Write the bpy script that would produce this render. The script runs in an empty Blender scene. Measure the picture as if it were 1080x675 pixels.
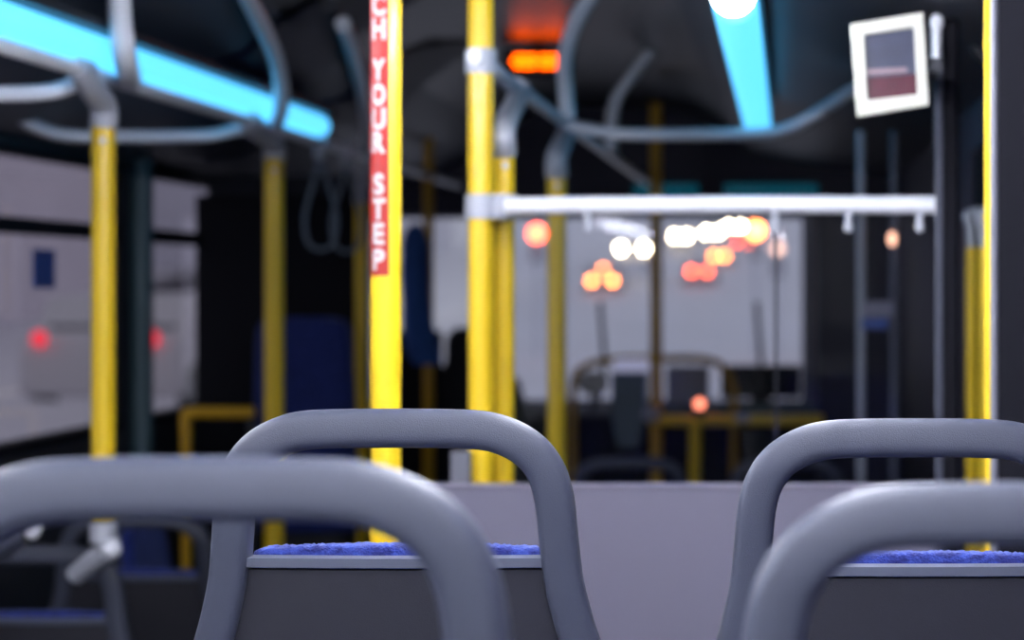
import bpy, bmesh, math, random
from mathutils import Vector, Matrix
random.seed(7)
C = bpy.context.scene.collection
F = 2298.0; VX = 830.0; VY = 300.0; CZ = 1.62
def P(px, py, d):
    """point of the bus that lies d metres ahead, read off the photograph's frame"""
    return Vector(((px-VX)/F*d, d, CZ-(py-VY)/F*d))
def XP(px, d): return (px-VX)/F*d
def ZP(py, d): return CZ-(py-VY)/F*d

# ------------------------------------------------------------------ materials
def mat(name, col, rough=.5, metal=0., var=0., vscale=8., bump=0., bscale=200., emit=None, estr=0., coat=0., spec=.5):
    m = bpy.data.materials.new(name); m.use_nodes = True
    nt = m.node_tree; b = nt.nodes['Principled BSDF']
    b.inputs['Base Color'].default_value = (*col, 1); b.inputs['Roughness'].default_value = rough
    b.inputs['Metallic'].default_value = metal; b.inputs['Coat Weight'].default_value = coat
    b.inputs['Specular IOR Level'].default_value = spec
    tc = nt.nodes.new('ShaderNodeTexCoord')
    if var > 0:
        n = nt.nodes.new('ShaderNodeTexNoise'); n.inputs['Scale'].default_value = vscale; n.inputs['Detail'].default_value = 4
        nt.links.new(tc.outputs['Object'], n.inputs['Vector'])
        r = nt.nodes.new('ShaderNodeMix'); r.data_type = 'RGBA'
        r.inputs[6].default_value = (*[c*(1-var) for c in col], 1); r.inputs[7].default_value = (*[min(1, c*(1+var)) for c in col], 1)
        nt.links.new(n.outputs['Fac'], r.inputs[0]); nt.links.new(r.outputs[2], b.inputs['Base Color'])
    if bump > 0:
        n2 = nt.nodes.new('ShaderNodeTexNoise'); n2.inputs['Scale'].default_value = bscale; n2.inputs['Detail'].default_value = 2
        nt.links.new(tc.outputs['Object'], n2.inputs['Vector'])
        bp = nt.nodes.new('ShaderNodeBump'); bp.inputs['Strength'].default_value = bump; bp.inputs['Distance'].default_value = .002
        nt.links.new(n2.outputs['Fac'], bp.inputs['Height']); nt.links.new(bp.outputs['Normal'], b.inputs['Normal'])
    if emit:
        b.inputs['Emission Color'].default_value = (*emit, 1); b.inputs['Emission Strength'].default_value = estr
    return m
def glass(name, tint, refl=.05):
    m = bpy.data.materials.new(name); m.use_nodes = True; nt = m.node_tree; nt.nodes.clear()
    o = nt.nodes.new('ShaderNodeOutputMaterial'); t = nt.nodes.new('ShaderNodeBsdfTransparent'); g = nt.nodes.new('ShaderNodeBsdfGlossy')
    x = nt.nodes.new('ShaderNodeMixShader'); f = nt.nodes.new('ShaderNodeFresnel'); f.inputs['IOR'].default_value = 1.35
    t.inputs['Color'].default_value = (*tint, 1); g.inputs['Roughness'].default_value = .02
    ge = nt.nodes.new('ShaderNodeNewGeometry'); su = nt.nodes.new('ShaderNodeMath'); su.operation = 'MULTIPLY_ADD'
    su.inputs[1].default_value = -1; su.inputs[2].default_value = 1; nt.links.new(ge.outputs['Backfacing'], su.inputs[0])
    mu = nt.nodes.new('ShaderNodeMath'); mu.operation = 'MULTIPLY'; nt.links.new(su.outputs[0], mu.inputs[0]); nt.links.new(f.outputs[0], mu.inputs[1])
    nt.links.new(mu.outputs[0], x.inputs[0]); nt.links.new(t.outputs[0], x.inputs[1]); nt.links.new(g.outputs[0], x.inputs[2])
    nt.links.new(x.outputs[0], o.inputs['Surface']); return m
M = dict(
    seatgrey=mat('seat_plastic', (.050, .056, .083), .43, spec=.42, var=.05, vscale=40, bump=.25, bscale=900),
    seatrim=mat('seat_trim', (.095, .105, .145), .4, bump=.1, bscale=900),
    seatback=mat('seat_back_panel', (.013, .013, .0215), .65, var=.15, vscale=30, bump=.2, bscale=700),
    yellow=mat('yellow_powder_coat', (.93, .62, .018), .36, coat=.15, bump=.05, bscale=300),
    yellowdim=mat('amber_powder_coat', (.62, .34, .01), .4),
    steel=mat('brushed_steel', (.80, .82, .88), .3, metal=.1),
    alu=mat('dull_aluminium', (.15, .155, .19), .55, metal=.1),
    fitting=mat('cast_fitting', (.46, .48, .54), .45, metal=.1),
    darkmetal=mat('dark_metal', (.03, .032, .04), .5, metal=.3),
    lav=mat('lavender_laminate', (.168, .159, .222), .55, var=.04, vscale=3, bump=.05, bscale=500),
    lavrim=mat('laminate_rim', (.25, .235, .31), .4),
    black=mat('black_panel', (.005, .005, .009), .8, spec=.2, var=.2, vscale=5),
    charcoal=mat('charcoal_panel', (.010, .011, .018), .7, spec=.3, var=.2, vscale=4),
    navy=mat('navy_panel', (.018, .018, .05), .55, var=.15, vscale=3),
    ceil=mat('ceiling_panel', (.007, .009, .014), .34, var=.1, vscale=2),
    coveleft=mat('left_cove_panel', (.035, .045, .07), .45, var=.1, vscale=2), bouncewall=mat('unseen_wall_pale_bounce', (.6, .6, .64), .6),
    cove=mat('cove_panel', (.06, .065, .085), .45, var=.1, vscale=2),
    wall=mat('side_wall_panel', (.03, .032, .042), .6, var=.15, vscale=3),
    floor=mat('speckled_floor', (.03, .032, .04), .6, var=.5, vscale=180),
    hatch=mat('navy_hatch', (.012, .016, .06), .4),
    white=mat('white_plastic', (.78, .78, .76), .35),
    cream=mat('cream_frame', (.41, .41, .36), .4),
    red=mat('red_vinyl', (.37, .011, .007), .5),
    letter=mat('white_vinyl', (.50, .50, .50), .5),
    sticker=mat('blue_sticker', (.02, .08, .36), .4),
    strap=mat('strap_webbing', (.16, .20, .25), .6),
    asphalt=mat('wet_road', (.60, .59, .64), .7, var=.15, vscale=.2),
    snow=mat('roadside_snow', (.68, .67, .72), .8, var=.12, vscale=.3),
    facade=mat('pale_facade', (.72, .68, .76), .8, var=.2, vscale=.15),
    facade2=mat('grey_facade', (.6, .6, .68), .8, var=.2, vscale=.2),
    carpaint=mat('grey_car_paint', (.33, .33, .38), .35, coat=.5),
    carlight=mat('silver_car_paint', (.6, .59, .62), .4, coat=.3),
    carglass=mat('car_glass', (.05, .055, .07), .1),
    tyre=mat('tyre_rubber', (.02, .02, .02), .8),
    teal=mat('dusky_teal_plastic', (.06, .11, .13), .45),
    jacket=mat('blue_cloth', (.03, .10, .36), .85, var=.4, vscale=18, bump=.5, bscale=60),
    reflect1=mat('painted_reflection_dusk', (.022, .026, .05), .3, var=.5, vscale=14),  # these three colours paint what the framed mirror reflects
    reflect2=mat('painted_reflection_maroon', (.05, .007, .016), .25, var=.4, vscale=30),
    reflect3=mat('painted_reflection_stripe', (.17, .12, .14), .3),
    gl_side=glass('tinted_side_glass', (.76, .74, .77)), gl_front=glass('windscreen_glass', (.93, .94, .96)),
    gl_part=glass('partition_glass', (.93, .94, .97)), gl_teal=glass('teal_band_glass', (.07, .30, .36)),
    cyan=mat('cyan_diffuser', (.1, .3, .4), .5, emit=(.06, .325, .60), estr=2.2),
    whitelamp=mat('white_diffuser', (.8, .8, .8), .5, emit=(.88, .90, 1.0), estr=54.),
    led=mat('amber_led', (.3, .05, 0), .5, emit=(1., .085, .0), estr=8.),
    green=mat('green_indicator', (0, .2, 0), .5, emit=(.0, 1., .04), estr=2.2),
    coral=mat('coral_indicator', (.5, .1, .05), .5, emit=(1, .25, .14), estr=3.),
    head=mat('headlamp_glow', (1, 1, 1), .5, emit=(1., .80, .48), estr=50.),
    tail=mat('tail_lamp_glow', (.6, 0, 0), .5, emit=(1., .09, .03), estr=18.),
    amberl=mat('amber_lamp_glow', (.6, .2, 0), .5, emit=(1., .22, .04), estr=24.),
    redn=mat('near_tail_lamp', (.5, 0, 0), .5, emit=(1., .03, .06), estr=1.5),
    pale=mat('pale_lamp_glow', (.6, .4, .3), .5, emit=(1., .55, .38), estr=3.),
)
# velour: blue pile with lighter and darker flecks
def velour(name, dark, light):
    m = mat(name, light, .9, bump=.9, bscale=420); nt = m.node_tree; b = nt.nodes['Principled BSDF']
    tc = nt.nodes.new('ShaderNodeTexCoord'); n = nt.nodes.new('ShaderNodeTexNoise'); n.inputs['Scale'].default_value = 75; n.inputs['Detail'].default_value = 5
    mp = nt.nodes.new('ShaderNodeMapping'); mp.inputs['Scale'].default_value = (.8, 1, 1.5)
    cr = nt.nodes.new('ShaderNodeValToRGB'); cr.color_ramp.elements[0].position = .38; cr.color_ramp.elements[1].position = .62
    cr.color_ramp.elements[0].color = (*dark, 1); cr.color_ramp.elements[1].color = (*light, 1)
    nt.links.new(tc.outputs['Object'], mp.inputs[0]); nt.links.new(mp.outputs[0], n.inputs['Vector'])
    nt.links.new(n.outputs['Fac'], cr.inputs[0]); nt.links.new(cr.outputs[0], b.inputs['Base Color'])
    b.inputs['Sheen Weight'].default_value = .35; b.inputs['Sheen Tint'].default_value = (.4, .5, 1, 1)
    return m
M['velour'] = velour('blue_velour', (.004, .008, .12), (.028, .055, .31))
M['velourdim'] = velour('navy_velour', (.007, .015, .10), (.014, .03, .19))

# ------------------------------------------------------------------ helpers
def empty(name, label, cat, loc=(0, 0, 0), group=None, rz=0):
    o = bpy.data.objects.new(name, None); C.objects.link(o); o.location = loc; o.rotation_euler = (0, 0, rz)
    o.empty_display_size = .05
    o['label'] = label; o['category'] = cat
    if group: o['group'] = group
    return o
def tag(o, label, cat, group=None):
    o['label'] = label; o['category'] = cat
    if group: o['group'] = group
    return o
def obj(name, bm, m, parent=None, smooth=True, bevel=0, world=True):
    """links a bmesh given in world coordinates as one mesh; a child gets coordinates relative to its parent"""
    me = bpy.data.meshes.new(name)
    bmesh.ops.recalc_face_normals(bm, faces=bm.faces[:])
    if parent is not None and world:
        bpy.context.view_layer.update()
        bmesh.ops.transform(bm, matrix=chain(parent).inverted(), verts=bm.verts[:])
    if parent is None:
        vs = [v.co for v in bm.verts]
        c = Vector(((min(v.x for v in vs)+max(v.x for v in vs))/2, (min(v.y for v in vs)+max(v.y for v in vs))/2, min(v.z for v in vs)))
        bmesh.ops.translate(bm, vec=-c, verts=bm.verts[:])
    bm.to_mesh(me); bm.free(); me.materials.append(M[m] if isinstance(m, str) else m)
    o = bpy.data.objects.new(name, me); C.objects.link(o)
    if parent is None: o.location = c
    else: o.parent = parent
    for p in me.polygons: p.use_smooth = smooth
    if bevel:
        b = o.modifiers.new('bevel', 'BEVEL'); b.width = bevel; b.segments = 3; b.limit_method = 'ANGLE'; b.angle_limit = math.radians(50)
    if smooth:
        try: me.set_sharp_from_angle(angle=math.radians(42))
        except Exception: pass
    return o
def chain(o):
    m = Matrix.LocRotScale(o.location, o.rotation_euler, o.scale)
    return chain(o.parent) @ m if o.parent else m
def struct(name, bm, m, smooth=False, bevel=0):
    o = obj(name, bm, m, None, smooth, bevel); o['kind'] = 'structure'; return o
def box(x0, x1, y0, y1, z0, z1, bm=None):
    bm = bm or bmesh.new()
    v = [bm.verts.new((x, y, z)) for z in (z0, z1) for y in (y0, y1) for x in (x0, x1)]
    for f in ((0, 2, 3, 1), (4, 5, 7, 6), (0, 1, 5, 4), (2, 6, 7, 3), (0, 4, 6, 2), (1, 3, 7, 5)): bm.faces.new([v[i] for i in f])
    return bm
def smoothpath(pts, n=8):
    pts = [Vector(p) for p in pts]
    if len(pts) < 3: return pts
    e = [2*pts[0]-pts[1]]+pts+[2*pts[-1]-pts[-2]]; out = []
    for i in range(1, len(e)-2):
        a, b, c, d = e[i-1:i+3]
        for k in range(n):
            t = k/n
            out.append(.5*((2*b)+(c-a)*t+(2*a-5*b+4*c-d)*t*t+(3*b-a-3*c+d)*t**3))
    out.append(pts[-1]); return out
def tube(pts, r, seg=16, bm=None, n=8, straight=False, caps=True, sect=None, normal=None):
    bm = bm or bmesh.new()
    path = [Vector(p) for p in pts] if straight else smoothpath(pts, n)
    rs = r if isinstance(r, (list, tuple)) else None
    prev = None; rings = []
    for i, p in enumerate(path):
        t = (path[min(i+1, len(path)-1)]-path[max(i-1, 0)]).normalized()
        if normal is not None:
            nn = Vector(normal); u = t.cross(nn).normalized(); w = nn
        else:
            if prev is None:
                prev = Vector((1, 0, 0)) if abs(t.x) < .8 else Vector((0, 0, 1))
            u = (prev-t*prev.dot(t)).normalized(); w = t.cross(u); prev = u
        if sect: ring = [bm.verts.new(p+u*a+w*b) for a, b in sect]
        else:
            rr = rs[0]+(rs[-1]-rs[0])*i/(len(path)-1) if rs else r
            ring = [bm.verts.new(p+(u*math.cos(2*math.pi*k/seg)+w*math.sin(2*math.pi*k/seg))*rr) for k in range(seg)]
        rings.append(ring)
    m = len(rings[0])
    for a, b in zip(rings, rings[1:]):
        for k in range(m): bm.faces.new((a[k], a[(k+1) % m], b[(k+1) % m], b[k]))
    if caps: bm.faces.new(rings[0][::-1]); bm.faces.new(rings[-1])
    return bm
def ball(c, r, bm=None, s=(1, 1, 1)):
    bm = bm or bmesh.new()
    g = bmesh.ops.create_uvsphere(bm, u_segments=20, v_segments=12, radius=r)
    for v in g['verts']: v.co = Vector((v.co.x*s[0], v.co.y*s[1], v.co.z*s[2]))+Vector(c)
    return bm
def rrect(w, h, e=3.2, n=24):
    out = []
    for k in range(n):
        a = 2*math.pi*k/n; c, s = math.cos(a), math.sin(a)
        out.append((w/2*math.copysign(abs(c)**(2/e), c), h/2*math.copysign(abs(s)**(2/e), s)))
    return out
def extr_y(prof, y0, y1, bm=None, closed=True):
    """prism: outline in x,z swept along y"""
    bm = bm or bmesh.new()
    a = [bm.verts.new((x, y0, z)) for x, z in prof]; b = [bm.verts.new((x, y1, z)) for x, z in prof]; n = len(prof)
    for i in range(n if closed else n-1): bm.faces.new((a[i], a[(i+1) % n], b[(i+1) % n], b[i]))
    if closed: bm.faces.new(a[::-1]); bm.faces.new(b)
    return bm
def extr_x(prof, x0, x1, bm=None):
    bm = bm or bmesh.new()
    a = [bm.verts.new((x0, y, z)) for y, z in prof]; b = [bm.verts.new((x1, y, z)) for y, z in prof]; n = len(prof)
    for i in range(n): bm.faces.new((a[i], a[(i+1) % n], b[(i+1) % n], b[i]))
    bm.faces.new(a[::-1]); bm.faces.new(b); return bm

XL, XR, YB, YF = -2.12, .50, -4.0, 10.0
ZR = .424            # raised rear floor
# ------------------------------------------------------------------ the bus shell
struct('floor', box(XL-.05, XR+.05, YB, YF+.1, -.06, 0), 'floor')
struct('floor_raised', box(XL, XR, YB, 3.45, 0.001, ZR), 'floor')
struct('trim_1', box(XL+.001, -.73, 3.451, 3.80, .001, .212), 'floor')
zc = CZ+.82
cprof = [(XL, CZ+.40), (-1.86, CZ+.45), (-1.56, CZ+.535), (-1.40, CZ+.60), (-1.30, CZ+.70), (-1.15, CZ+.79), (-.95, zc), (-.60, zc), (-.42, CZ+.79), (-.27, CZ+.70), (-.16, CZ+.60), (.02, CZ+.56), (.28, CZ+.525), (XR, CZ+.48)]
def coves(rng): return [(cprof[i][0], cprof[i][1]) for i in rng]
def slabprof(pts, t=.05): return pts+[(x, z+t) for x, z in pts[::-1]]
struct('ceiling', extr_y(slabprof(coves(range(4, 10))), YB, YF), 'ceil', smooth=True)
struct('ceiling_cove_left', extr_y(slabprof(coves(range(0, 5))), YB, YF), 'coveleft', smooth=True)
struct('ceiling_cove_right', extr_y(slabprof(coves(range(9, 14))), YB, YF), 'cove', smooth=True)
WZ0, WZ1 = CZ-.46, CZ+.383
wl = box(XL-.07, XL, YB, YF, 0, WZ0); box(XL-.07, XL, YB, YF, WZ1, CZ+.52, wl)
pill = [(YB, -3.2), (-1.2, -.9), (1.0, 1.25), (3.0, 3.25), (4.95, 5.15), (6.91, 7.22), (8.6, 8.8), (9.7, YF)]
for a, b in pill: box(XL-.07, XL, a, b, WZ0, WZ1, wl)
struct('wall_left', wl, 'wall')
for i in range(len(pill)-1):
    a, b = pill[i][1], pill[i+1][0]
    fr = empty_w = None
    bm = bmesh.new(); xf0, xf1 = XL-.05, XL+.012
    zt = CZ+.163
    box(xf0, xf1, a, b, zt-.022, zt+.022, bm); box(xf0, xf1, a, b, WZ0, WZ0+.025, bm); box(xf0, xf1, a, b, WZ1-.025, WZ1, bm)
    box(xf0, xf1, a, a+.025, WZ0+.025, WZ1-.025, bm); box(xf0, xf1, b-.025, b, WZ0+.025, WZ1-.025, bm)
    w = struct('window_%d' % (i+1), bm, 'black')
    g = obj('glass', box(XL-.03, XL-.025, a+.02, b-.02, WZ0+.02, WZ1-.02), 'gl_side', w, False)
# slim teal pillar cover on the left wall
struct('trim_2', tube([(XL+.03, 7.06, WZ0-.6), (XL+.03, 7.06, WZ1+.02)], .035, straight=True), 'teal', smooth=True)
struct('wall_right', box(XR, XR+.07, YB, 4.45, 0, CZ+.52, box(XR, XR+.07, 5.95, YF, 0, CZ+.52, box(XR, XR+.07, 4.45, 5.95, 1.98, CZ+.52))), 'navy')
dr = struct('door_1', box(XR+.01, XR+.05, 4.46, 5.19, .01, 1.97, box(XR+.01, XR+.05, 5.21, 5.94, .01, 1.97)), 'black')
obj('door_seal', box(XR+.0, XR+.012, 5.185, 5.215, .02, 1.96), 'darkmetal', dr, False)
struct('unseen_wall_rear', box(XL-.05, XR+.05, YB-.06, YB, 0, CZ+.9), 'bouncewall')  # unseen rear wall, coloured pale to bounce lamp light forward
# front wall with windscreen opening
wx0, wx1 = -1.95, XP(862, YF); wz0, wz1 = ZP(432, YF), ZP(226, YF)
tb0, tb1 = ZP(213, YF), ZP(194, YF)
wf = box(XL, wx0, YF, YF+.08, 0, CZ+.9); box(wx1, XR, YF, YF+.08, 0, CZ+.9, wf); box(wx0, wx1, YF, YF+.08, 0, wz0, wf)
box(wx0, wx1, YF, YF+.08, wz1, tb0, wf); box(wx0, wx1, YF, YF+.08, tb1, CZ+.9, wf)
box(wx0, XP(668, YF), YF, YF+.08, tb0, tb1, wf); box(XP(736, YF), XP(764, YF), YF, YF+.08, tb0, tb1, wf)
struct('wall_front', wf, 'navy')
fr = bmesh.new(); t = .045
for a, b, c, d in ((wx0, wx1, wz0, wz0+t), (wx0, wx1, wz1-.02, wz1), (wx0, wx0+t, wz0+t, wz1-.02), (wx1-.07, wx1, wz0+t, wz1-.02)): box(a, b, YF-.03, YF+.001, c, d, fr)
ws = struct('window_front', fr, 'lav')
obj('glass', box(wx0, wx1, YF+.02, YF+.026, wz0, wz1), 'gl_front', ws, False)
obj('tint_band', box(wx0, wx1, YF+.03, YF+.036, tb0, tb1), 'gl_teal', ws, False)
obj('centre_divider', box(XP(590, YF)-.02, XP(590, YF)+.025, YF-.02, YF+.019, wz0+t, wz1-.02), 'black', ws, False)

# arched navy panels on the left ceiling curve
for k, (y, r) in enumerate(((6.0, .42), (7.3, .42))):
    bm = bmesh.new(); n = 24
    def curve_pt(s, yy):   # s 0..1 runs up the curved side of the ceiling
        pts = [Vector((x, 0, z)) for x, z in cprof[2:7]]; q = s*(len(pts)-1); i = min(int(q), len(pts)-2)
        p = pts[i].lerp(pts[i+1], q-i); return Vector((p.x+.006, yy, p.z-.008))
    cols = []
    for i in range(n+1):
        u = -1+2*i/n; hgt = math.sqrt(max(0, 1-u*u))*.85+.02
        cols.append([bm.verts.new(curve_pt(.06+hgt*j/10*.98, y+u*r)) for j in range(11)])
    for a, b in zip(cols, cols[1:]):
        for j in range(10): bm.faces.new((a[j], a[j+1], b[j+1], b[j]))
    bmesh.ops.solidify(bm, geom=bm.faces[:], thickness=.004)
    tag(obj('ceiling_hatch', bm, 'hatch'), ['round topped navy panel on the ceiling curve, the nearer one above the cyan strip', 'round topped navy panel on the ceiling curve, the one past the strip end'][k], 'ceiling panel', 'navy ceiling panels')

# ------------------------------------------------------------------ light strips
def strip(name, x, y0, y1, z, r, m, label, group):
    t = empty(name, label, 'ceiling light', (x, (y0+y1)/2, z), group)
    obj('diffuser', tube([(x, y0, z), (x, y1, z)], r, 20, straight=True, bm=ball((x, y1, z), r, ball((x, y0, z), r))), m, t)
    obj('housing', extr_y([(x-.045, z+.035), (x-.045, z+.052), (x+.045, z+.052), (x+.045, z+.035)], y0-.02, y1+.02), 'darkmetal', t, False)
    return t
ZS = CZ+.49
strip('light_strip', -1.45, 3.72, 6.75, ZS, .034, 'cyan', 'long glowing cyan light strip above the windows, over the grey rail', 'cyan light strips')
strip('light_strip', -.09, 3.78, 6.75, ZS, .041, 'cyan', 'cyan light strip running ahead from the white lamp end', 'cyan light strips')
strip('rear_lamp', -.09, -3.6, 3.64, ZS-.004, .037, 'whitelamp', 'white ceiling lamp whose rounded end meets a cyan strip', 'white ceiling lamps')  # both white lamps lengthened, unseen behind the camera, to add frontal light
strip('rear_lamp', -1.45, -3.6, 3.55, ZS+.008, .042, 'whitelamp', 'white ceiling lamp over the seats on the window side', 'white ceiling lamps')

# ------------------------------------------------------------------ seats
H = 1.05
side = [(0, -19), (60, -19.5), (100, -22), (128, -31), (150, -46), (165, -68), (173, -98), (177, -140), (182, -185), (192, -228), (204, -270), (214, -330), (221, -430), (224, -620)]
def seat_meshes():
    def sh(x, z, y=0): return Vector((x, y+(-z)*.10, H+z))
    d = {}
    right = [(x/1000, z/1000) for x, z in side]
    path = [sh(-x, z) for x, z in right[::-1]]+[sh(x, z) for x, z in right[1:]]
    d['frame'] = (tube(path, 0, n=5, sect=rrect(.042, .042, 3.6, 32), normal=Vector((0, .995, -.0995)).normalized()), 'seatgrey', 0)
    def xin(z):  # inner half width of the frame at height z
        for (xa, za), (xb, zb) in zip(right, right[1:]):
            if zb <= z <= za: return xa+(xb-xa)*(z-za)/(zb-za)-.012
        return right[-1][0]-.012
    zs = [-.171-.449*i/16 for i in range(17)]; nx = 16
    def shell(y_off, th, zs, bulge, marg=0):
        bm = bmesh.new(); fr_, bk = [], []
        for z in zs:
            w = xin(z)-marg
            fr_.append([bm.verts.new(sh(w*(2*j/nx-1), z, y_off-bulge*(1-(2*j/nx-1)**2))) for j in range(nx+1)])
            bk.append([bm.verts.new(sh(w*(2*j/nx-1), z, y_off+th-bulge*(1-(2*j/nx-1)**2))) for j in range(nx+1)])
        for g, s in ((fr_, 1), (bk, -1)):
            for a, b in zip(g, g[1:]):
                for j in range(nx): bm.faces.new((a[j], a[j+1], b[j+1], b[j])[::s])
        for g0, g1 in ((fr_[0], bk[0]), (fr_[-1], bk[-1])):
            for j in range(nx): bm.faces.new((g0[j], g0[j+1], g1[j+1], g1[j]))
        for j in (0, nx):
            for i in range(len(zs)-1): bm.faces.new((fr_[i][j], fr_[i+1][j], bk[i+1][j], bk[i][j]))
        return bm
    d['back_panel'] = (shell(-.006, .010, zs, .010, .0), 'seatback', 0)
    d['rim'] = (shell(-.012, .030, [-.158, -.160, -.164, -.168], .008), 'seatrim', 0)
    # blue back cushion: fine grid with a pile-like surface
    bm = bmesh.new(); NX, NZ = 120, 40; rnd = random.Random(3)
    sec = rrect(.046, .455, 5.5, 2*NZ); rings = []
    for i in range(NX+1):
        s = 2*i/NX-1; k = (1-abs(s)**22)**.4 if abs(s) < 1 else 0
        ring = []
        for a, b in sec:
            z = -.379+b*(1-.06*(1-k)) + (.004*(1-s*s))
            w = min(xin(z)-.004, .205) if z < -.158 else .164
            j = rnd.uniform(-.0014, .0014)
            ring.append(bm.verts.new(sh(w*s, z+j*(1 if z > -.18 else .3), .034+(a+j)*max(k, .15))))
        rings.append(ring)
    m = len(sec)
    for a, b in zip(rings, rings[1:]):
        for j in range(m): bm.faces.new((a[j], a[(j+1) % m], b[(j+1) % m], b[j]))
    bm.faces.new(rings[0][::-1]); bm.faces.new(rings[-1])
    d['back_cushion'] = (bm, 'velour', 0)
    yb = .055
    d['seat_pan'] = (extr_x([(yb, .40), (yb, .435), (yb+.42, .455), (yb+.44, .43), (yb+.40, .40)], -.225, .225), 'seatgrey', .008)
    d['seat_cushion'] = (extr_x([(yb+.045, .436), (yb+.045, .475), (yb+.20, .470), (yb+.38, .488), (yb+.43, .475), (yb+.425, .456)], -.20, .20), 'velour', .014)
    return d
def leg_bm(x, y): return tube([(x, y, .40), (x, y-.01, .2), (x, y-.01, .0)], .017, straight=True)
def make_seat(loc, label, group, sc=1.0, rz=0, proto=None):
    if proto is None:
        t = empty('bus_seat', label, 'seat', loc, group, rz)
        for n, (bm, m, bv) in seat_meshes().items(): obj(n, bm, m, t, True, bv, world=False)
        for x in (-.18, .18):
            for y in (.10, .42): obj('leg', leg_bm(x, y), 'darkmetal', t, True, 0, world=False)
    else:
        t = proto.copy(); C.objects.link(t); t.location = loc; t.rotation_euler = (0, 0, rz)
        for ch in list(proto.children):
            c = ch.copy(); C.objects.link(c); c.parent = t
        t['label'] = label; t['group'] = group
    t.scale = (1, 1, sc); return t
g1, g2 = 'grey seats in the two nearest rows', 'grey seats on the low floor'
def top(off, base): return (CZ-off-base)/H
near, mid = 1.45, 2.35
s0 = make_seat((XP(415, mid), mid, ZR), 'grey framed seat in sharp focus, left seat of its row, yellow pole rising behind it', g1, top(.133*1.0227, ZR))
make_seat((XP(967, mid), mid, ZR), 'grey framed seat half hidden by the blurred right hand seat nearest the camera', g1, top(.1465, ZR), proto=s0)
nl = make_seat((XP(211, near), near, ZR), 'blurred grey seat nearest the camera, its wide rail crossing the lower left', g1, top(.1165, ZR), proto=s0)
nl.scale.x = 1.045
make_seat((XP(1091, near), near, ZR), 'blurred grey seat nearest the camera at the lower right corner', g1, top(.1335, ZR), proto=s0)
make_seat((-1.635, 4.72, 0), 'small grey seat at the bottom left corner, joined to a yellow pole by an elbow', g2, 1.003, proto=s0)
make_seat((-1.622, 5.42, 0), 'small grey seat with blue cushion edge, one row ahead of the seat with the elbow', g2, 1.003, proto=s0)
make_seat((-1.99, 6.55, 0), 'seat turned sideways with its back to the window wall', g2, 1.003, rz=-math.pi/2, proto=s0)
make_seat((XP(664, 7.2), 7.2, 0), 'far grey seat beyond the partition, left one of the pair', g2, 1.0, proto=s0)
make_seat((XP(830, 7.2), 7.2, 0), 'far grey seat beyond the partition, right one of the pair', g2, 1.0, proto=s0)

# high seat with full fabric back on the wheel box
struct('trim_3', box(XL+.01, -1.36, 7.15, 7.70, .0, .55), 'charcoal', bevel=.01)
t = empty('high_back_seat', 'dark navy high backed seat standing before the black driver partition', 'seat', (-1.60, 7.3, .55))
bm = bmesh.new(); sec = rrect(.33, .10, 5, 28); rr = []
for z, k in ((.80, 1), (1.0, 1.02), (1.25, 1), (1.40, .97), (1.47, .93), (1.50, .84), (1.512, .6)):
    rr.append([bm.verts.new((-1.60+a*k, 7.22+b*min(1, k)+(1.5-z)*.08, z)) for a, b in sec])
for a, b in zip(rr, rr[1:]):
    for j in range(28): bm.faces.new((a[j], a[(j+1) % 28], b[(j+1) % 28], b[j]))
bm.faces.new(rr[0]); bm.faces.new(rr[-1]); obj('backrest', bm, 'velourdim', t)
obj('seat', box(-1.80, -1.47, 7.25, 7.64, .80, .90), 'velourdim', t, True, .02)
obj('pedestal', box(-1.72, -1.5, 7.35, 7.6, .551, .80), 'darkmetal', t, True, .01)

# ------------------------------------------------------------------ poles and rails
PR = .0245
ZRAIL = CZ+.437; RX = -.60; LX = -1.44
def pole(px, d, ytop, ybot_z, label, r=PR, m='yellow', x=None, ztop=None, group='yellow poles', attach=None, base=True, name='grab_pole'):
    X = XP(px, d) if x is None else x
    zt = ZP(ytop, d) if ztop is None else ztop
    t = empty(name, label, 'pole', (X, d, ybot_z), group)
    obj('tube', tube([(X, d, ybot_z), (X, d, zt-(.022 if attach else 0))], r, 24, straight=True), m, t)
    if base: obj('base_flange', tube([(X, d, ybot_z), (X, d, ybot_z+.02)], r*1.7, 24, straight=True), 'fitting', t)
    if attach:
        ax, ay, az = attach
        a = Vector((X, d, zt-.005)); b = Vector(attach)
        obj('top_fitting', tube([a-Vector((0, 0, .03)), a+Vector((0, 0, .02)), a.lerp(b, .7)+Vector((0, 0, .0)), b], [r*1.22, r*.98], 20), 'fitting', t)
        obj('clamp_ring', tube([b-Vector((0, .035, 0)), b+Vector((0, .035, 0))], .024, 20, straight=True), 'fitting', t)
        obj('screw', ball((X+.006, d-r-.001, zt-.06), .0075, s=(1, .5, 1)), 'white', t)
    return t
# longitudinal rails
tag(obj('overhead_rail', tube([(LX, -.8, ZRAIL), (LX, 9.6, ZRAIL)], .0155, straight=True), 'steel'), 'long grey overhead rail running just under the slanting cyan strip', 'rail', 'overhead rails')
tag(obj('overhead_rail', tube([(RX, 4.18, ZRAIL), (RX, 9.3, ZRAIL)], .0155, straight=True), 'steel'), 'overhead rail running forward from the clamp of the double yellow poles', 'rail', 'overhead rails')
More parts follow.
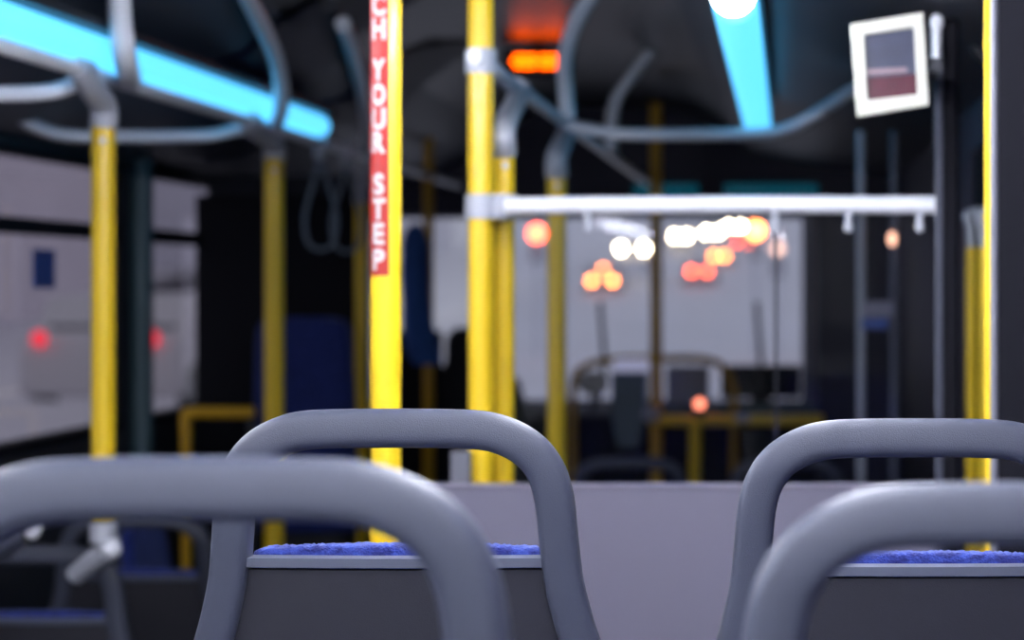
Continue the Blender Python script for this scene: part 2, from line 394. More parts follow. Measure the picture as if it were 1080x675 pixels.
# left poles
pA = pole(109, 4.6, 119, ZP(548, 4.6), 'thick yellow pole with grey clamp below, leftmost in the photo', attach=(LX, 4.45, ZRAIL), base=False)
Xa = XP(109, 4.6)
obj('lower_clamp', tube([(Xa, 4.6, ZP(572, 4.6)), (Xa, 4.6, ZP(546, 4.6))], .029, straight=True), 'fitting', pA)
obj('elbow', tube([P(113, 570, 4.6), P(114, 580, 4.61), P(100, 590, 4.62), P(79, 607, 4.65)], [.026, .021]), 'fitting', pA)
obj('elbow_cap', ball(P(117, 579, 4.585), .022), 'steel', pA)
pole(289, 6.13, 157, 0, 'yellow pole with bent top rising behind the seat rail, before the black driver partition', attach=(LX, 5.86, ZRAIL), r=.0268)
pole(381, 7.75, 205, .0, 'dim yellow pole beside the hanging straps', attach=(LX, 7.6, ZRAIL), r=.022)
# transverse left rails
def rail(pts, r, label, m='steel', grp='overhead cross rails'): return tag(obj('cross_rail', tube(pts, r), m), label, 'rail', grp)
rail([P(100, 76, 4.53), P(70, 92, 4.52), P(38, 98, 4.5), P(-30, 99, 4.5), P(-130, 97, 4.5), P(-200, 74, 4.5)], .0165, 'bright white rail reaching from the leftmost pole top toward the window')
rail([P(268, 134, 5.9), P(245, 138, 5.88), P(218, 143, 5.85), P(140, 144, 5.8), P(75, 143, 5.75), P(45, 136, 5.72), P(18, 122, 5.7), P(-2, 110, 5.68)], .0165, 'blue tinted curved rail behind the leftmost pole, dipping toward the window')
# right poles
dp = 3.60
pB = pole(407, dp, 0, ZR, 'yellow pole carrying the red WATCH YOUR STEP sticker', ztop=CZ+.8, name='signed_pole')
pC = pole(507, 4.24, 0, 0, 'yellow pole running up to the ceiling, left of the closely paired poles', ztop=zc-.005)
X5 = XP(507, 4.24); X53 = XP(531, 4.5)
obj('rail_clamp', tube([(X5, 4.24, ZP(78, 4.24)), (X5, 4.24, ZP(52, 4.24))], .031, straight=True), 'fitting', pC)
obj('mid_clamp', tube([(X5, 4.24, ZP(231, 4.24)), (X5, 4.24, ZP(205, 4.24))], .031, straight=True, bm=tube([(XP(531, 4.24), 4.24, ZP(231, 4.24)), (XP(531, 4.24), 4.24, ZP(205, 4.24))], .0285, straight=True)), 'fitting', pC)
obj('foot_bracket', box(XP(479, 4.24), XP(500, 4.24), 4.19, 4.215, ZP(510, 4.24)-.05, ZP(474, 4.24)), 'alu', pC, True, .004)
pD = pole(531, 4.30, 143, 0, 'yellow pole with bent top, right of the closely paired poles', attach=(RX, 4.88, ZRAIL), r=.0215)
obj('rail_link', tube([P(512, 66, 4.24), P(525, 78, 4.4), P(547, 96, 4.86)], .017), 'fitting', pD)
pole(587, 5.67, 172, 0, 'yellow pole seen through the partition glass, left of the far windscreen', attach=(RX, 5.98, ZRAIL), r=.0245)
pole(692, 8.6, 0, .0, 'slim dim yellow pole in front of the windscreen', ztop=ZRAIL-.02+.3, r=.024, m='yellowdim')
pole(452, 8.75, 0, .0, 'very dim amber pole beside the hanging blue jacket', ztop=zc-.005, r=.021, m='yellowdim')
rail([P(601, 132, 5.75), P(622, 136, 5.72), P(650, 141, 5.67), P(700, 142, 5.67), P(800, 141, 5.67), P(835, 134, 5.67), P(870, 114, 5.67), P(900, 95, 5.67), P(922, 86, 5.67)], .0165, 'blue tinted rail sweeping right beneath the upright cyan strip')
# risers to the ceiling
def riser(pts, r, label): return tag(obj('rail_riser', tube(pts, r), 'steel'), label, 'rail support', 'curved rail supports')
def RX_(x, y, off): return Vector((x, y, CZ+off))
riser([P(138, 84, 4.72), P(134, 72, 4.56), P(130, 50, 4.48), P(127, 20, 4.48), P(125, -22, 4.48)], .024, 'bright white support rising from the left overhead rail past the cyan strip')
riser([P(290, 135, 6.1), P(296, 112, 5.95), P(296, 88, 5.85), P(290, 60, 5.7), P(276, 27, 5.4), P(262, 0, 5.2), P(255, -12, 5.1)], .022, 'curved support crossing the cyan strip above the second left pole')
riser([P(386, 163, 7.42), P(387, 130, 7.2), P(382, 95, 6.9), P(372, 55, 6.3), P(362, 25, 5.9)], .022, 'dim blue tinted support beside the red sticker, above the straps')
riser([RX_(RX, 5.98, .437), RX_(RX-.005, 5.95, .53), RX_(RX, 5.88, .61), RX_(RX+.04, 5.78, .70), RX_(RX+.1, 5.7, .775), RX_(RX+.13, 5.66, .80)], .021, 'curved support right of the glowing amber display')
riser([RX_(RX, 7.45, .437), RX_(RX, 7.45, .55), RX_(RX+.02, 7.45, .64), RX_(RX+.09, 7.45, .74), RX_(RX+.14, 7.45, .80)], .022, 'dim support behind the brighter one right of the amber display')

# ------------------------------------------------------------------ sticker on the pole
Xb = XP(407, dp); ang0, ang1 = math.radians(-96), math.radians(23)
zb = ZP(291, dp); zt = ZP(-85, dp)
bm = bmesh.new(); cols = []
for i in range(17):
    a = ang0+(ang1-ang0)*i/16
    cols.append([bm.verts.new((Xb+math.sin(a)*(PR+.0006), dp-math.cos(a)*(PR+.0006), z)) for z in (zb, (zb+zt)/2, zt)])
for a, b in zip(cols, cols[1:]):
    for j in range(2): bm.faces.new((a[j], b[j], b[j+1], a[j+1]))
st = obj('warning_sticker', bm, 'red', pB); st['label'] = 'red vinyl sticker wrapped around the pole with white lettering'
def text_bmesh(word, size, off):
    cu = bpy.data.curves.new('t', 'FONT'); cu.body = word; cu.size = size; cu.align_x = 'CENTER'; cu.offset = off; cu.resolution_u = 6
    o = bpy.data.objects.new('t', cu); C.objects.link(o); dg = bpy.context.evaluated_depsgraph_get()
    me = bpy.data.meshes.new_from_object(o.evaluated_get(dg)); bm = bmesh.new(); bm.from_mesh(me)
    bpy.data.objects.remove(o); bpy.data.curves.remove(cu); bpy.data.meshes.remove(me)
    return bm
pitch = 25.7
for k, ch in enumerate('WATCH YOUR STEP'[::-1]):
    if ch == ' ': continue
    extra = 0
    yc = {0: 274, 1: 247, 2: 221, 3: 195, 5: 151, 6: 126.5, 7: 101, 8: 75, 10: 32, 11: 7, 12: -18, 13: -43, 14: -68}[k]
    b = text_bmesh(ch, .0425, .0017)
    xs = [v.co.x for v in b.verts]; ys = [v.co.y for v in b.verts]; cx = (min(xs)+max(xs))/2; cy = (min(ys)+max(ys))/2
    hh = max(ys)-min(ys); ww = max(xs)-min(xs); sy = .0355/hh; sx = min(.0245/ww, 1.0)
    for v in b.verts: v.co.x = (v.co.x-cx)*sx; v.co.y = (v.co.y-cy)*sy
    for q in range(-5, 6):
        bmesh.ops.bisect_plane(b, geom=b.verts[:]+b.edges[:]+b.faces[:], plane_co=(q*.0022, 0, 0), plane_no=(1, 0, 0))
    vmap = {}; bm_all = bmesh.new()
    for v in b.verts:
        a = math.radians(-19)+v.co.x/PR
        vmap[v] = bm_all.verts.new((Xb+math.sin(a)*(PR+.0012), dp-math.cos(a)*(PR+.0012), ZP(yc, dp)+v.co.y))
    for f in b.faces: bm_all.faces.new([vmap[v] for v in f.verts])
    b.free()
    obj('letter', bm_all, 'letter', st, False)

# ------------------------------------------------------------------ partition
dq = 4.15; px0, px1 = XP(432, dq), XP(986, dq); pt = ZP(510, dq)
t = empty('partition', 'lavender grey partition panel with clear upper panes and a bright top rail', 'partition', ((px0+px1)/2, dq, 0))
obj('panel', box(px0, px1, dq-.012, dq+.012, .0, pt-.008), 'lav', t, False)
obj('panel_rim', box(px0, px1, dq-.016, dq+.016, pt-.008, pt), 'lavrim', t, True, .003)
rz_ = ZP(216.5, dq)
obj('top_rail', tube([(XP(532, dq), dq+.04, rz_), (XP(600, dq), dq+.005, rz_), (XP(830, dq), dq, rz_+.001), (px1, dq, rz_)], .0175, straight=True, seg=24), 'steel', t)
obj('pane', box(XP(540, dq), XP(817, dq), dq+.001, dq+.007, pt, rz_-.02), 'gl_part', t, False)
obj('pane', box(XP(820, dq), px1, dq+.001, dq+.007, pt, rz_-.02), 'gl_part', t, False)
for px in (818, 895, 970, 620): obj('pane_clip', ball((XP(px, dq), dq-.004, ZP(240, dq)), .010, tube([(XP(px, dq), dq-.004, ZP(240, dq)), (XP(px, dq), dq-.004, rz_)], .007, straight=True), s=(1, .6, 1)), 'fitting', t)
obj('pane_joint', box(XP(817, dq), XP(820, dq), dq, dq+.008, pt, rz_-.02), 'charcoal', t, False)
t = empty('black_post', 'broad black upright post at the right end of the partition', 'post', (XP(998, dq), dq, 0))
obj('column', box(XP(986, dq), XP(1011, dq), dq-.03, dq+.05, 0, CZ+.505), 'black', t, True, .012)
obj('edge_strip', box(XP(985, dq), XP(993, dq), dq-.036, dq-.03, 0, CZ+.44), 'seatgrey', t, True, .002)
obj('latch', tube([P(988, 70, dq-.045), P(988, 16, dq-.045)], .009, straight=True, bm=ball(P(988, 24, dq-.048), .013, s=(1, .7, 1.3))), 'steel', t)

# framed mirror on the post: mirror view painted as fixed colour areas
def quad(cs, y, th, m, name, parent, bev=0):
    bm = bmesh.new(); a = [bm.verts.new((x, y, z)) for x, z in cs]; b = [bm.verts.new((x, y+th, z)) for x, z in cs]; n = len(cs)
    bm.faces.new(a); bm.faces.new(b[::-1])
    for i in range(n): bm.faces.new((a[i], b[i], b[(i+1) % n], a[(i+1) % n]))
    return obj(name, bm, m, parent, True, bev)
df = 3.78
t = empty('framed_mirror', 'small tilted mirror with painted reflection in a cream white frame fixed to the black post', 'framed mirror', P(945, 118, df))
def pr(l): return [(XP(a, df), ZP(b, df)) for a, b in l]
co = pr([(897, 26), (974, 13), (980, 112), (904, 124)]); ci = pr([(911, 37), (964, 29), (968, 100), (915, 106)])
bm = bmesh.new(); vs = []
for y in (df-.008, df+.006): vs.append(([bm.verts.new((x, y, z)) for x, z in co], [bm.verts.new((x, y, z)) for x, z in ci]))
for i in range(4):
    j = (i+1) % 4; (o0, i0), (o1, i1) = vs
    bm.faces.new((o0[i], o0[j], i0[j], i0[i])); bm.faces.new((o1[i], i1[i], i1[j], o1[j]))
    bm.faces.new((o0[i], o1[i], o1[j], o0[j])); bm.faces.new((i0[i], i0[j], i1[j], i1[i]))
obj('frame', bm, 'cream', t, True, .003)
quad(ci, df+.001, .004, 'reflect1', 'reflection', t)
quad(pr([(914.5, 82), (966.5, 78), (968, 100), (915, 106)]), df-.001, .0015, 'reflect2', 'reflection_lower', t)
quad(pr([(913.5, 73), (956, 71), (957, 76), (914, 79)]), df-.0015, .001, 'reflect3', 'reflection_stripe', t)
obj('bracket', box(XP(958, df), XP(985, 4.0), df+.007, 4.115, ZP(75, df), ZP(60, df)), 'darkmetal', t)

# right screen panel with aluminium and yellow edge
de = 3.2
t = empty('screen_panel', 'tall black panel with aluminium edge and thin yellow strip, by the right frame edge', 'panel', (XP(1080, de), de, ZR))
obj('panel', box(XP(1053, de), XR, de-.012, de+.012, ZR, CZ+.475), 'black', t, False)
obj('edge_post', tube([(XP(1048, de), de, ZR), (XP(1048, de), de, CZ+.475)], .008, straight=True), 'alu', t)
obj('yellow_strip', box(XP(1038.5, de), XP(1044, de), de-.006, de+.004, ZR, CZ+.47), 'yellow', t, False)

# rear door handles
for k, (px, d, lab) in enumerate(((1025, 5.2, 'thicker yellow door handle with grey bent top, farther from the panel edge'), (1038.5, 4.86, 'yellow door handle squeezed against the yellow panel strip'))):
    X = XP(px, d); t = empty('grab_bar', lab, 'handle', (X, d, ZP(587, d)), 'yellow rear door handles')
    obj('grip', tube([(X, d, ZP(583, d)), (X, d, ZP(261, d))], .014, straight=True), 'yellow', t)
    obj('top_bracket', tube([(X, d, ZP(262, d)), (X-.002, d, ZP(240, d)), (X-.006, d, ZP(226, d)), (XR+.012, d, ZP(222, d))], .0125), 'fitting', t)
    obj('bottom_bracket', tube([(X, d, ZP(583, d)), (X+.01, d, ZP(592, d)), (XR+.012, d, ZP(594, d))], .0135), 'yellow', t)
# curved folding arm above the rear door
tag(obj('folding_linkage', tube([P(1000, -10, 4.6), P(1012, 15, 4.6), P(1024, 42, 4.6), P(1040, 62, 4.6), P(1062, 75, 4.6)], .016, bm=ball(P(1020, 41, 4.57), .013)), 'darkmetal'), 'dark curved door arm between the black post and the yellow strip', 'door arm')

# thin rods beyond the partition at the right
for px, lab in ((908, 'thin grey rod beyond the glass, left of two'), (943, 'thin brownish rod beyond the glass, right of two')):
    X = XP(px, 6.4); tag(obj('upright_rod', tube([(X, 6.4, 0), (X, 6.4, CZ+.45)], .012, straight=True), 'fitting' if px < 920 else 'seatrim'), lab, 'rod', 'thin upright rods')
o = obj('notice_card', box(XP(910, 6.39), XP(942, 6.39), 6.375, 6.383, ZP(334, 6.39), ZP(318, 6.39)), 'lavrim'); tag(o, 'small pale blue card between the two thin rods', 'card')
o = obj('notice_card', box(XP(909, 6.39), XP(936, 6.39), 6.375, 6.383, ZP(347, 6.39), ZP(335.5, 6.39)), 'sticker'); tag(o, 'small blue card just under the pale card on the rods', 'card')
t = empty('wall_lamp', 'small bronze glowing lamp fixed on the thin brownish rod', 'lamp', P(941, 252, 6.37))
obj('bulb', ball(P(941, 252, 6.365), .012, s=(1, .8, 1.7)), mat('bronze_glow', (.5, .3, .2), .4, emit=(1, .5, .32), estr=2.2), t)

# ------------------------------------------------------------------ display, indicator
dl = 7.4
t = empty('amber_display', 'dark overhead display glowing with two bright amber patches, under the ceiling', 'display', (XP(567, dl), dl, ZP(82, dl)))
obj('case', box(XP(530, dl), XP(604, dl), dl+.004, dl+.07, ZP(80, dl), ZP(50, dl)), 'black', t, True, .006)
bm = bmesh.new()
for r_ in range(3):
    for c_ in range(17):
        if r_ != 1 and c_ in (0, 8, 16): continue
        x = XP(540.5+c_*3.4, dl); z = ZP(59.5+r_*5.2, dl); box(x-.0042, x+.0042, dl-.002, dl+.003, z-.0055, z+.0055, bm)
obj('led_rows', bm, 'led', t, False)
obj('hanger', box(XP(560, dl), XP(574, dl), dl+.02, dl+.05, ZP(50, dl), zc-.001), 'darkmetal', t)
t = empty('green_indicator', 'small green glowing indicator in the dark beside the signed pole', 'indicator light', P(461, 138, 8.9))
obj('lens', ball(P(461, 138, 8.9), .016), 'green', t)
obj('mount', tube([P(461, 138, 8.93), P(461, 100, 8.93), Vector((XP(461, 8.93), 8.93, zc-.03))], .008, straight=True), 'darkmetal', t)

# ------------------------------------------------------------------ hanging straps
for k, (px, d, lab) in enumerate(((338, 6.73, 'hanging loop strap, the one left of the neighbouring loop'), (366, 7.13, 'hanging loop strap nearer the signed pole'))):
    t = empty('hanging_strap', lab, 'strap', (LX, d, ZRAIL-.3), 'hanging loop straps')
    X = LX; zz = ZRAIL
    obj('clamp', tube([(X, d-.02, zz), (X, d+.02, zz)], .024, straight=True, bm=ball((X, d-.01, zz-.035), .021)), 'fitting', t)
    L = .29; w = .052
    loop = [Vector((X, d, zz-.04)), Vector((X-w*.45, d, zz-.04-L*.3)), Vector((X-w*.95, d, zz-.04-L*.65)), Vector((X-w*.75, d, zz-.04-L*.92)), Vector((X, d, zz-.04-L)), Vector((X+w*.75, d, zz-.04-L*.92)), Vector((X+w*.95, d, zz-.04-L*.65)), Vector((X+w*.45, d, zz-.04-L*.3)), Vector((X, d, zz-.04))]
    obj('loop', tube(loop, 0, sect=rrect(.012, .022, 3, 12), normal=(0, 1, 0)), 'strap', t)

# ------------------------------------------------------------------ left details
tag(obj('window_sticker', box(XL-.024, XL-.022, 4872/(830-43), 4872/(830-66), ZP(304, 6.28), ZP(263, 6.28)), 'sticker'), 'small upright blue sticker on the left window pane', 'sticker')
t = empty('driver_partition', 'tall black partition beside the driver, behind the second left pole', 'partition', ((XL-1.545)/2, 7.83, 0))
obj('board', box(XL+.002, XP(376, 7.8), 7.80, 7.84, 0, ZP(206, 7.8)), 'black', t, True, .006)
obj('glazed_top', box(XL+.04, XP(372, 7.8), 7.817, 7.823, ZP(206, 7.8), ZP(185, 7.8)), 'charcoal', t, False)
t = empty('yellow_barrier', 'low amber barrier rail left of the navy high backed seat', 'rail', (XP(230, 6.9), 6.9, 0))
zbr = ZP(435, 6.9)
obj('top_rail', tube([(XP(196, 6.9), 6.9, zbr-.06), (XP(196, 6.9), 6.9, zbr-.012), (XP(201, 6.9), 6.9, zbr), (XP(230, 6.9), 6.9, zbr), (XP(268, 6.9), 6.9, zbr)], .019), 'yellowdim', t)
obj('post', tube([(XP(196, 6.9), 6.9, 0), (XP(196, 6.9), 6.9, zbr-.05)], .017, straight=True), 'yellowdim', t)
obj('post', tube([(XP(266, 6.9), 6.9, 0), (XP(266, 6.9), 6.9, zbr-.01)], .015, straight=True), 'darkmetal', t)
t = empty('corner_handle', 'grey corner grip with a shiny knob at the extreme lower left', 'handle', P(-20, 600, 4.35))
obj('arm', tube([P(-75, 560, 4.35), P(-40, 566, 4.35), P(-5, 572, 4.35), P(26, 563, 4.35)], [.055, .022]), 'seatgrey', t)
obj('knob', ball(P(34, 555, 4.33), .018, s=(1, 1, 1.5)), 'steel', t)
obj('support', tube([P(-60, 565, 4.35), Vector((XP(-60, 4.35), 4.35, .0))], .03, straight=True), 'seatgrey', t)

# hanging jacket and driver enclosure
t = empty('driver_enclosure', 'black waist high driver enclosure under the hanging blue jacket', 'partition', (XP(440, 8.85), 8.85, 0))
obj('panel', box(XP(395, 8.85), XP(466, 8.85), 8.84, 8.87, 0, ZP(353, 8.85)), 'black', t, True, .006)
obj('rail', tube([(XP(395, 8.85), 8.855, ZP(352, 8.85)), (XP(466, 8.85), 8.855, ZP(352, 8.85))], .012, straight=True), 'darkmetal', t)
bm = bmesh.new(); rows = []
for y, xa, xb, dp_ in ((236, 437, 446, .03), (245, 430, 450, .06), (258, 427, 454, .07), (285, 426, 455, .07), (310, 428, 456, .08), (335, 428, 459, .08), (352, 429, 462, .08), (372, 434, 466, .07), (384, 440, 467, .05)):
    cx_, w_ = XP((xa+xb)/2, 8.72), (xb-xa)/F*8.72; z = ZP(y, 8.72); ring = []
    for k in range(28):
        a = 2*math.pi*k/28; rp = 1+.09*math.sin(5*a+y*.05)+.05*math.sin(9*a)
        ring.append(bm.verts.new((cx_+w_/2*math.cos(a)*rp, 8.655+dp_/2*math.sin(a)*rp, z)))
    rows.append(ring)
for a, b in zip(rows, rows[1:]):
    for j in range(28): bm.faces.new((a[j], a[(j+1) % 28], b[(j+1) % 28], b[j]))
bm.faces.new(rows[0]); bm.faces.new(rows[-1])
tag(obj('jacket', bm, 'jacket'), 'crumpled blue jacket hanging in front of the very dim amber pole', 'jacket')

# ------------------------------------------------------------------ front of the bus
dd = 9.45
t = empty('dashboard', 'dark dashboard ledge below the windscreen with a greyish teal top', 'dashboard', (-.9, dd, 0))
obj('body', extr_x([(dd, 0), (dd, ZP(440, dd)), (dd+.1, ZP(433, dd)), (YF-.035, ZP(433, dd)), (YF-.035, 0)], XL+.02, XP(865, dd)), 'charcoal', t, True, .01)
obj('top_ledge', box(XP(690, dd), XP(862, dd), dd-.02, dd+.06, ZP(438, dd), ZP(426, dd)), 'teal', t, True, .01)
df_ = 8.95
t = empty('fare_box', 'dark teal fare box with a pale lit top, left of the slim dim pole', 'fare box', (XP(664, df_), df_, 0))
obj('pedestal', box(XP(655, df_), XP(676, df_), df_-.03, df_+.06, 0, ZP(470, df_)), 'charcoal', t, True, .01)
obj('body', extr_y([(XP(652, df_), ZP(472, df_)), (XP(646, df_), ZP(440, df_)), (XP(646, df_), ZP(392, df_)), (XP(682, df_), ZP(392, df_)), (XP(682, df_), ZP(440, df_)), (XP(674, df_), ZP(472, df_))], df_-.06, df_+.1), 'teal', t, True, .008)
obj('top_panel', box(XP(648, df_), XP(683, df_), df_-.05, df_+.1, ZP(392, df_), ZP(379, df_)), mat('pale_screen', (.5, .5, .6), .4, emit=(.6, .6, .85), estr=.35), t, True, .01)
dg_ = 8.75
t = empty('arched_rail', 'dim amber arched rail spanning behind the fare box', 'rail', (XP(690, dg_+.4), dg_+.4, 0))
y_ = dg_+.4
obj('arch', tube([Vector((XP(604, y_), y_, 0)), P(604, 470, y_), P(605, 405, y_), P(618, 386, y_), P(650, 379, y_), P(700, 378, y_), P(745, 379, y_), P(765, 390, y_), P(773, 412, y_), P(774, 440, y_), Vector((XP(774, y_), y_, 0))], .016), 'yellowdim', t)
t = empty('yellow_guard_rail', 'yellow waist high guard rail with one upright, right of the slim pole', 'rail', (XP(775, 8.5), 8.5, 0))
obj('bar', tube([P(684, 443, 8.5), P(770, 443, 8.5), P(868, 443, 8.5)], .022), 'yellow', t)
obj('post', tube([Vector((XP(733, 8.5), 8.5, 0)), P(733, 441, 8.5)], .023, straight=True), 'yellow', t)
obj('post', tube([Vector((XP(866, 8.5), 8.5, 0)), P(866, 443, 8.5)], .018, straight=True), 'darkmetal', t)
obj('joint', ball(P(687, 437, 8.48), .034, s=(1, 1, 1)), 'fitting', t)
obj('pale_clip', ball(P(783, 440, 8.46), .02, s=(1.5, .6, 1)), 'fitting', t)
t = empty('coral_button', 'small glowing coral button on the yellow guard rail', 'button', P(738, 436, 8.46))
obj('lens', ball(P(738, 426, 8.46), .02), 'coral', t); obj('bezel', tube([P(738, 441, 8.47), P(738, 430, 8.47)], .016, straight=True), 'darkmetal', t)
t = empty('dash_monitor', 'black rectangular monitor box on the right of the dashboard', 'monitor', (XP(803, 9.6), 9.6, ZP(433, 9.45)))
obj('housing', box(XP(760, 9.6), XP(845, 9.6), 9.58, 9.64, ZP(420, 9.6), ZP(385, 9.6)), 'black', t, True, .01)
obj('foot', box(XP(792, 9.6), XP(812, 9.6), 9.59, 9.63, ZP(433, 9.45)+.003, ZP(420, 9.6)), 'black', t, False)
tag(obj('paper_box', box(XP(703, 9.62), XP(748, 9.62), 9.58, 9.68, ZP(433, 9.45), ZP(386, 9.62)), mat('pale_card', (.5, .49, .58), .7), None, True, .008), 'pale box standing on the dashboard left of the black monitor', 'box')
t = empty('dash_mirror', 'small pale oval mirror on a stem, left of the fare box', 'mirror', (XP(625, 9.5), 9.5, ZP(433, 9.45)))
obj('glass_face', ball(P(625, 404, 9.5), .07, s=(1, .25, .75)), 'white', t); obj('stem', tube([P(625, 412, 9.51), Vector((XP(625, 9.51), 9.51, ZP(434, 9.45)))], .01, straight=True), 'darkmetal', t)
# driver's seat shape near the windscreen
t = empty('driver_chair', 'dark driver seat back in front of the windscreen, beyond the paired poles', 'seat', (XP(500, 9.1), 9.1, 0))
bm = bmesh.new(); sec = rrect(.46, .12, 4, 28); rr = []
for z, k in ((.55, .95), (.8, 1), (1.1, .98), (1.22, .85), (1.27, .55), (1.30, .48), (1.40, .46), (1.44, .3)):
    rr.append([bm.verts.new((XP(500, 9.1)+a*k, 9.1+b+(z-.5)*-.06, z)) for a, b in sec])
for a, b in zip(rr, rr[1:]):
    for j in range(28): bm.faces.new((a[j], a[(j+1) % 28], b[(j+1) % 28], b[j]))
bm.faces.new(rr[0]); bm.faces.new(rr[-1]); obj('backrest', bm, 'charcoal', t)
obj('pedestal', box(XP(500, 9.1)-.15, XP(500, 9.1)+.15, 8.98, 9.3, 0, .56), 'darkmetal', t, True, .02)
# wipers
for px in (625, 790):
    tag(obj('wiper', tube([P(px, 436, YF+.07+.03), P(px+12, 395, YF+.10), P(px+8, 318, YF+.10)], .012), 'darkmetal'), 'dark wiper arm outside the windscreen, %s' % ('left of the slim dim pole' if px < 700 else 'right of the slim dim pole'), 'wiper', 'windscreen wipers')

# ------------------------------------------------------------------ outside
def zroad(y):
    if y < 60: return -.35
    if y < 120: return -.35+1.95*((y-60)/60)**1.6*1.0
    return 1.6+(y-120)*.058
bm = bmesh.new(); ys = [-40, 0, 20, 40, 60, 70, 80, 90, 100, 110, 120, 140, 160, 180, 200, 240, 300, 400]
def sheet(x0, x1, dz):
    a = [(bm.verts.new((x0, y, zroad(y)+dz)), bm.verts.new((x1, y, zroad(y)+dz))) for y in ys]
    for p, q in zip(a, a[1:]): bm.faces.new((p[0], p[1], q[1], q[0]))
sheet(-14, 9, 0); struct('ground_road', bm, 'asphalt', smooth=True)
bm = bmesh.new(); sheet(-160, -14, .06); sheet(9, 120, .06); struct('ground_snow', bm, 'snow', smooth=True)
def building(x0, x1, y0, y1, h, m, label):
    z0 = zroad((y0+y1)/2)-.3; t = empty('building', label, 'building', ((x0+x1)/2, (y0+y1)/2, z0), 'pale buildings outside')
    obj('walls', box(x0, x1, y0, y1, z0, z0+h), m, t, False)
    obj('roof', box(x0-.3, x1+.3, y0-.3, y1+.3, z0+h, z0+h+.4), 'facade2', t, False)
    fx = x1 if x1 < 0 else x0
    n = 0
    yy = y0+2
    while yy < y1-3 and n < 16:
        for zz in (1.2, 4.6):
            if zz+1.8 < h: obj('window', box(fx-.03, fx+.03, yy, yy+2, z0+zz, z0+zz+1.7), mat('facade_window', (.42, .42, .48), .3), t, False); n += 1
        yy += 5
bm = bmesh.new(); bx0 = -11.5
for i in range(13):
    for j in range(9):
        u, v = i/12, j/8; bm.verts.new((bx0+7.0*u, 20.5+2.6*v, zroad(20)-.02+(.88+.06*math.sin(7*u))*max(0, math.sin(math.pi*u))**.4*math.sin(math.pi*v)))
bm.verts.ensure_lookup_table()
for i in range(12):
    for j in range(8): bm.faces.new((bm.verts[i*9+j], bm.verts[(i+1)*9+j], bm.verts[(i+1)*9+j+1], bm.verts[i*9+j+1]))
o = obj('snow_bank', bm, 'snow'); tag(o, 'low pale snow bank outside in front of the parked pale car', 'snow bank')
building(-44, -30, 40, 95, 9, 'facade', 'long pale building seen hazily through the left windows')
building(-36, -26, 110, 170, 12, 'facade2', 'grey building far ahead on the left of the road')
building(16, 28, 30, 80, 7, 'facade', 'pale low building right of the road ahead')
def car(cx, y, z0, paint, lamp, lampname, spacing, label, group, w=1.75, lz=.72, lr=.16, front=False, third=False):
    t = empty('car', label, 'car', (cx, y, z0), group)
    L = 4.2
    prof = [(0, .28), (0, .75), (.15, .95), (.55, 1.0), (1.0, 1.42), (2.4, 1.46), (3.2, 1.0), (4.1, .86), (4.2, .7), (4.2, .28)]
    if front: prof = [(L-a, b) for a, b in prof][::-1]
    obj('body', extr_x([(y+a, z0+b) for a, b in prof], cx-w/2, cx+w/2), paint, t, True, .06)
    ry = y+(.70 if not front else 1.3)
    gp = [(.62, 1.04), (.98, 1.36), (1.02, 1.36), (.66, 1.04)] if not front else [(1.02, 1.04), (1.76, 1.41), (1.80, 1.41), (1.06, 1.04)]
    obj('windscreen', extr_x([(y+a-.03, z0+b) for a, b in gp], cx-w/2+.15, cx+w/2-.15), 'carglass', t, False)
    for sx in (-1, 1):
        for wy in (.8, 3.4): obj('wheel', tube([(cx+sx*(w/2-.1), y+wy, z0+.32), (cx+sx*(w/2+.03), y+wy, z0+.32)], .32, 24, straight=True), 'tyre', t)
        obj(lampname, ball((cx+sx*spacing/2, y-.02, z0+lz), lr, s=(1, .35, 1)), lamp, t)
    if third: obj('brake_light', ball((cx, y+.7, z0+1.25), lr*.8, s=(1.2, .4, .6)), lamp, t)
    return t
# near car through the left windows
d_ = 25.0; xa, xb = XP(42, d_), XP(161, d_)
car((xa+xb)/2, d_, ZP(357, d_)-.95, 'carlight', 'redn', 'tail_light', xb-xa, 'pale car outside the left windows, seen by its two dim red tail lights', 'cars outside', lz=.95, lr=.09, w=1.8)
def carpx(pxa, pxb, py, D, lamp, label, third=False, lr=.17, sp=None):
    xa, xb = XP(pxa, D), XP(pxb, D); z = ZP(py, D); zr = zroad(D); lz = max(.55, min(1.1, z-zr))
    fr = lamp == 'head'
    car((xa+xb)/2, D, z-lz, random.choice(['carpaint', 'carlight']), lamp, 'headlight' if fr else 'tail_light', xb-xa, label, 'cars outside', lz=lz, lr=lr, front=fr, third=third)
carpx(655, 679, 262, 125, 'head', 'car ahead with two separate round white headlights', lr=.20)
carpx(712, 724, 249, 165, 'head', 'car ahead with merged creamy headlights, right of the slim dim pole', lr=.24)
carpx(745, 757, 245, 190, 'head', 'far car with headlights at the lower end of the bright white streak', lr=.26)
carpx(768, 781, 239, 215, 'head', 'farthest car with headlights at the upper end of the bright white streak', lr=.28)
carpx(624, 646, 296, 112, 'amberl', 'car ahead with orange tail lights, lowest and leftmost of the tail lit cars', third=True, lr=.17)
carpx(729, 746, 286, 120, 'tail', 'car ahead with orange red tail lights below the bright white streak', lr=.18)
carpx(753, 764, 270, 142, 'amberl', 'car ahead with close orange tail lights just under the white streak', lr=.19)
carpx(777, 790, 256, 170, 'tail', 'car ahead with faint red tail lights under the right end of the streak', lr=.16)
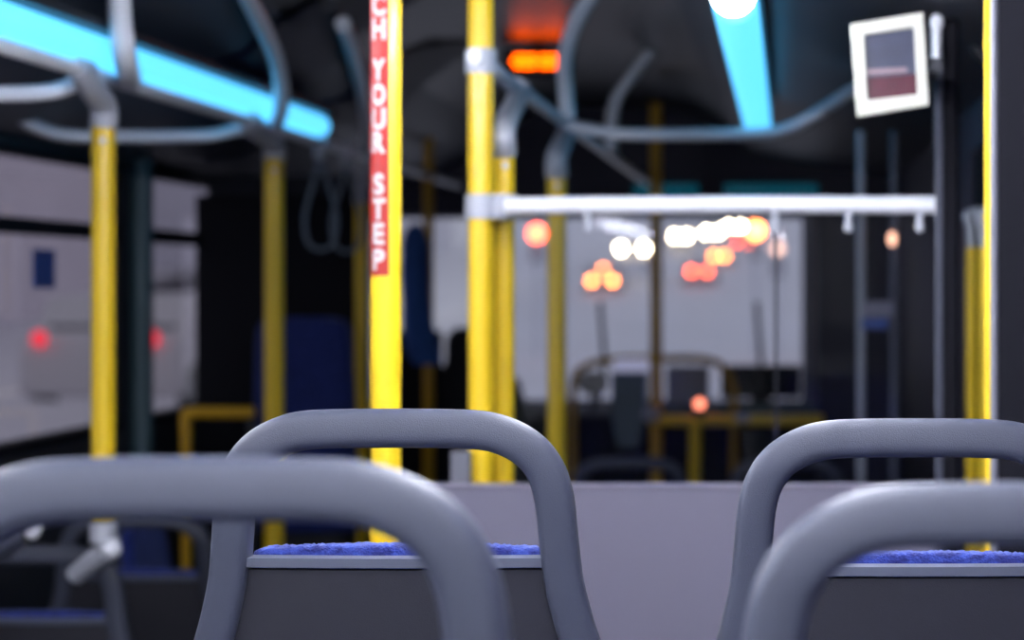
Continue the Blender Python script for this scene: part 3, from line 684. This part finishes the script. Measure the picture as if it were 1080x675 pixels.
def signal(px, py, D, m, label, r=.13):
    x = XP(px, D); z = ZP(py, D); zr = zroad(D); t = empty('traffic_signal', label, 'traffic signal', (x, D, zr), 'signals outside')
    obj('pole', tube([(x, D+.2, zr), (x, D+.2, z+.6)], .05, straight=True), 'facade2', t)
    obj('housing', box(x-.17, x+.17, D+.02, D+.28, z-.8, z+.25), 'carpaint', t, True, .03)
    obj('lens', ball((x, D, z), r, s=(1, .4, 1)), m, t)
signal(566, 246, 60, 'tail', 'signal outside glowing red, between the paired poles and the next pole', .2)
signal(797, 243, 60, 'amberl', 'signal outside glowing orange at the right end of the lights', .2)
signal(820, 262, 60, 'pale', 'signal outside glowing pale pink, rightmost and faintest', .15)

# ------------------------------------------------------------------ world, camera
w = bpy.data.worlds.new('world'); bpy.context.scene.world = w; w.use_nodes = True
nt = w.node_tree; bg = nt.nodes['Background']
tc = nt.nodes.new('ShaderNodeTexCoord'); sp = nt.nodes.new('ShaderNodeSeparateXYZ'); cr = nt.nodes.new('ShaderNodeValToRGB')
cr.color_ramp.elements[0].position = .0; cr.color_ramp.elements[0].color = (.52, .51, .54, 1)
cr.color_ramp.elements[1].position = .6; cr.color_ramp.elements[1].color = (.46, .48, .55, 1)
nt.links.new(tc.outputs['Generated'], sp.inputs[0]); nt.links.new(sp.outputs[2], cr.inputs[0]); nt.links.new(cr.outputs[0], bg.inputs[0])
bg.inputs[1].default_value = .90
cam = bpy.data.cameras.new('camera'); co_ = bpy.data.objects.new('camera', cam); C.objects.link(co_)
co_.location = (0, 0, CZ); co_.rotation_euler = (math.radians(90), 0, 0)
cam.sensor_fit = 'HORIZONTAL'; cam.sensor_width = 23.5; cam.lens = 23.5*F/1080
cam.shift_x = -(VX-540)/1080; cam.shift_y = -(337.5-VY)/1080
cam.clip_start = .05; cam.clip_end = 1000
cam.dof.use_dof = True; cam.dof.focus_distance = 2.36; cam.dof.aperture_fstop = 2.3; cam.dof.aperture_blades = 7; cam.dof.aperture_rotation = .3
sc = bpy.context.scene; sc.camera = co_
sc.view_settings.view_transform = 'Standard'; sc.view_settings.look = 'None'; sc.view_settings.gamma = 1; sc.view_settings.exposure = .36
sc.view_settings.use_curve_mapping = False
sc.cycles.use_denoising = True
sc.cycles.sample_clamp_indirect = 6
sc.cycles.max_bounces = 8; sc.cycles.transparent_max_bounces = 16
